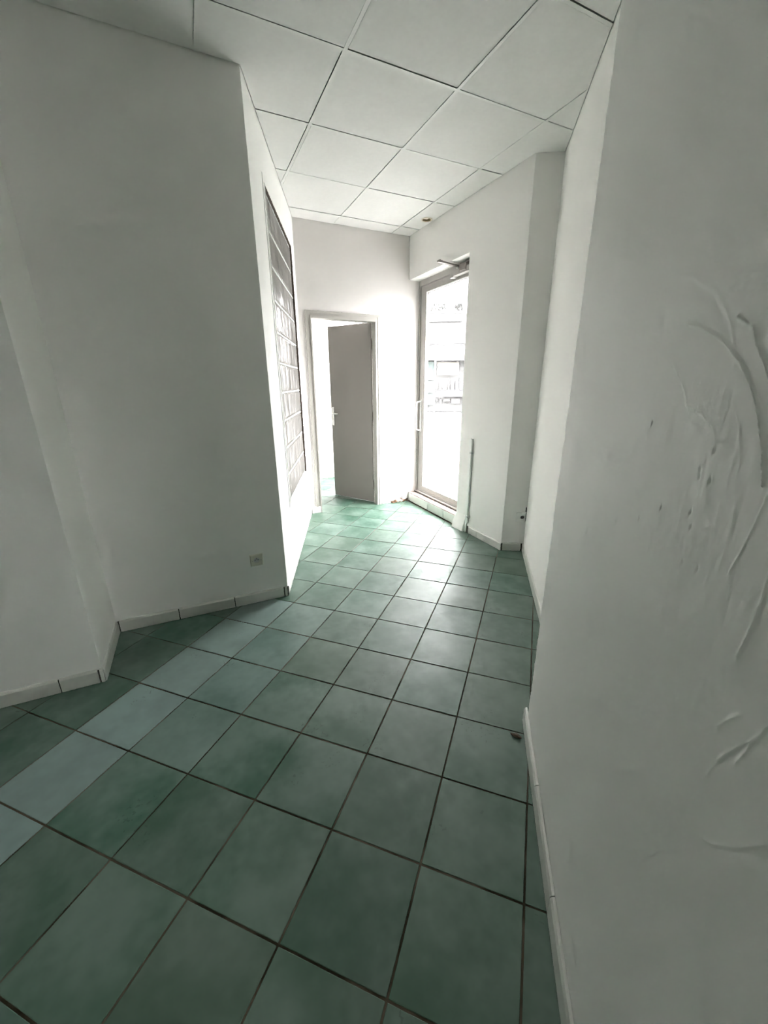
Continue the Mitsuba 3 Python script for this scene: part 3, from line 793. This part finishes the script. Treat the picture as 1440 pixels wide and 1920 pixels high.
put(Bn + '__mint_display', cat(fb(-1.75, -1.22, 0.3, 0.32, 0.95, 1.45), fb(-1.9, -1.22, 0.4, 0.42, 0.4, 0.9), fb(-1.9, -1.22, 0.45, 0.47, 1.5, 2.3)), 'shop_mint')
put(Bn + '__poster', fb(-1.06, -0.1, 0.25, 0.26, 1.72, 2.26), 'shop_poster')
put(Bn + '__shelf', cat(fb(-1.08, 2.4, 0.05, 0.5, 1.06, 1.09)), 'shop_grey')
for a, w, h, mt in ((-1.02, 0.05, 0.34, 'shop_grey'), (-0.93, 0.06, 0.22, 'shop_lilac'), (-0.78, 0.18, 0.26, 'shop_white'), (-0.55, 0.07, 0.50, 'shop_grey'), (-0.42, 0.12, 0.42, 'shop_lilac'), (-0.22, 0.14, 0.36, 'shop_lilac'), (-0.07, 0.06, 0.55, 'shop_grey')):
    put(Bn + '__shelf_item', fb(a, a + w, 0.2, 0.4, 1.09, 1.09 + h, 0.01), mt)
put(Bn + '__lower_panel', fb(-1.08, 2.4, 0.1, 0.12, 0.78, 1.06), 'shop_lilac')
for a, w, h in ((-1.08, 0.10, 0.16), (-0.92, 0.10, 0.24), (-0.75, 0.32, 0.14), (-0.38, 0.40, 0.24)):
    put(Bn + '__low_item', fb(a, a + w, 0.2, 0.4, 0.70 - h, 0.70, 0.01), 'shop_grey')
for a, b in ((-3.0, -1.2), (-1.11, 2.4)):
    q = np.array([(a, 0.03, 0.10), (b, 0.03, 0.10), (b, 0.03, 2.33), (a, 0.03, 2.33)])
    put(Bn + '__shop_window', at(MF, trimesh.Trimesh(q, [[0, 1, 2], [0, 2, 3]], process=False)), 'shop_pane')


def shrub(a, b, z, w, h, n, seed):
    r_ = np.random.default_rng(seed)
    c = r_.normal(0, 1, (n, 3)); c /= np.linalg.norm(c, axis=1, keepdims=True); c *= r_.random((n, 1)) ** 0.4
    c = c * np.array([w / 2, 0.25, h / 2]) + np.array([a, b, z + h / 2])
    V_, F_ = [], []
    for k_, p in enumerate(c):
        d1 = r_.normal(0, 1, 3); d1 /= np.linalg.norm(d1); d2 = np.cross(d1, r_.normal(0, 1, 3)); d2 /= np.linalg.norm(d2)
        L_ = 0.05 + 0.05 * r_.random()
        V_ += [p - d1 * L_, p + d2 * L_ * 0.4, p + d1 * L_, p - d2 * L_ * 0.4]
        F_ += [[4 * k_, 4 * k_ + 1, 4 * k_ + 2], [4 * k_, 4 * k_ + 2, 4 * k_ + 3]]
    return at(MF, trimesh.Trimesh(np.array(V_), F_, process=False))


for n, (a, w, h, lab) in enumerate([(-2.6, 0.9, 0.45, 'loose grey-green shrub on the shop roof, half hidden by the door frame'), (-1.5, 0.9, 0.42, 'sparse shrub on the shop roof, at the left edge of the door glass'), (-0.95, 0.6, 0.45, 'sparse shrub on the shop roof left of the thin post'), (-0.25, 0.45, 0.42, 'dense little shrub on the shop roof right of the thin post'), (0.6, 0.9, 0.45, 'shrub on the shop roof behind the entrance wall')]):
    k = key('roof_shrub__foliage').replace('__foliage', '') if n == 0 else f'roof_shrub_{n:03d}'
    put(k + '__foliage', shrub(a, 0.45, 4.30, w, h, 150 if n == 3 else 70, 20 + n), 'hedge_leaf')
    put(k + '__planter', fb(a - w / 2, a + w / 2, 0.3, 0.6, 4.2, 4.34, 0.01), 'shop_white')
    tag(k, lab, 'shrub', 'plants on the shop roof')
put('roof_post', fb(-0.56, -0.52, 0.30, 0.34, 4.2, 4.72), 'shop_grey', label='thin grey post on the shop roof between two shrubs', cat='post')
m = cat(bx(-0.10, 0.10, -0.1, 0.1, 0.04, 0.44, 0.012), bx(-0.12, 0.12, -0.12, 0.12, 0.42, 0.46, 0.008))
m.apply_translation((5.77, 8.80, 0))
put('street_planter', rot(m), 'shop_white', label='small white planter box standing on the pavement outside', cat='planter')
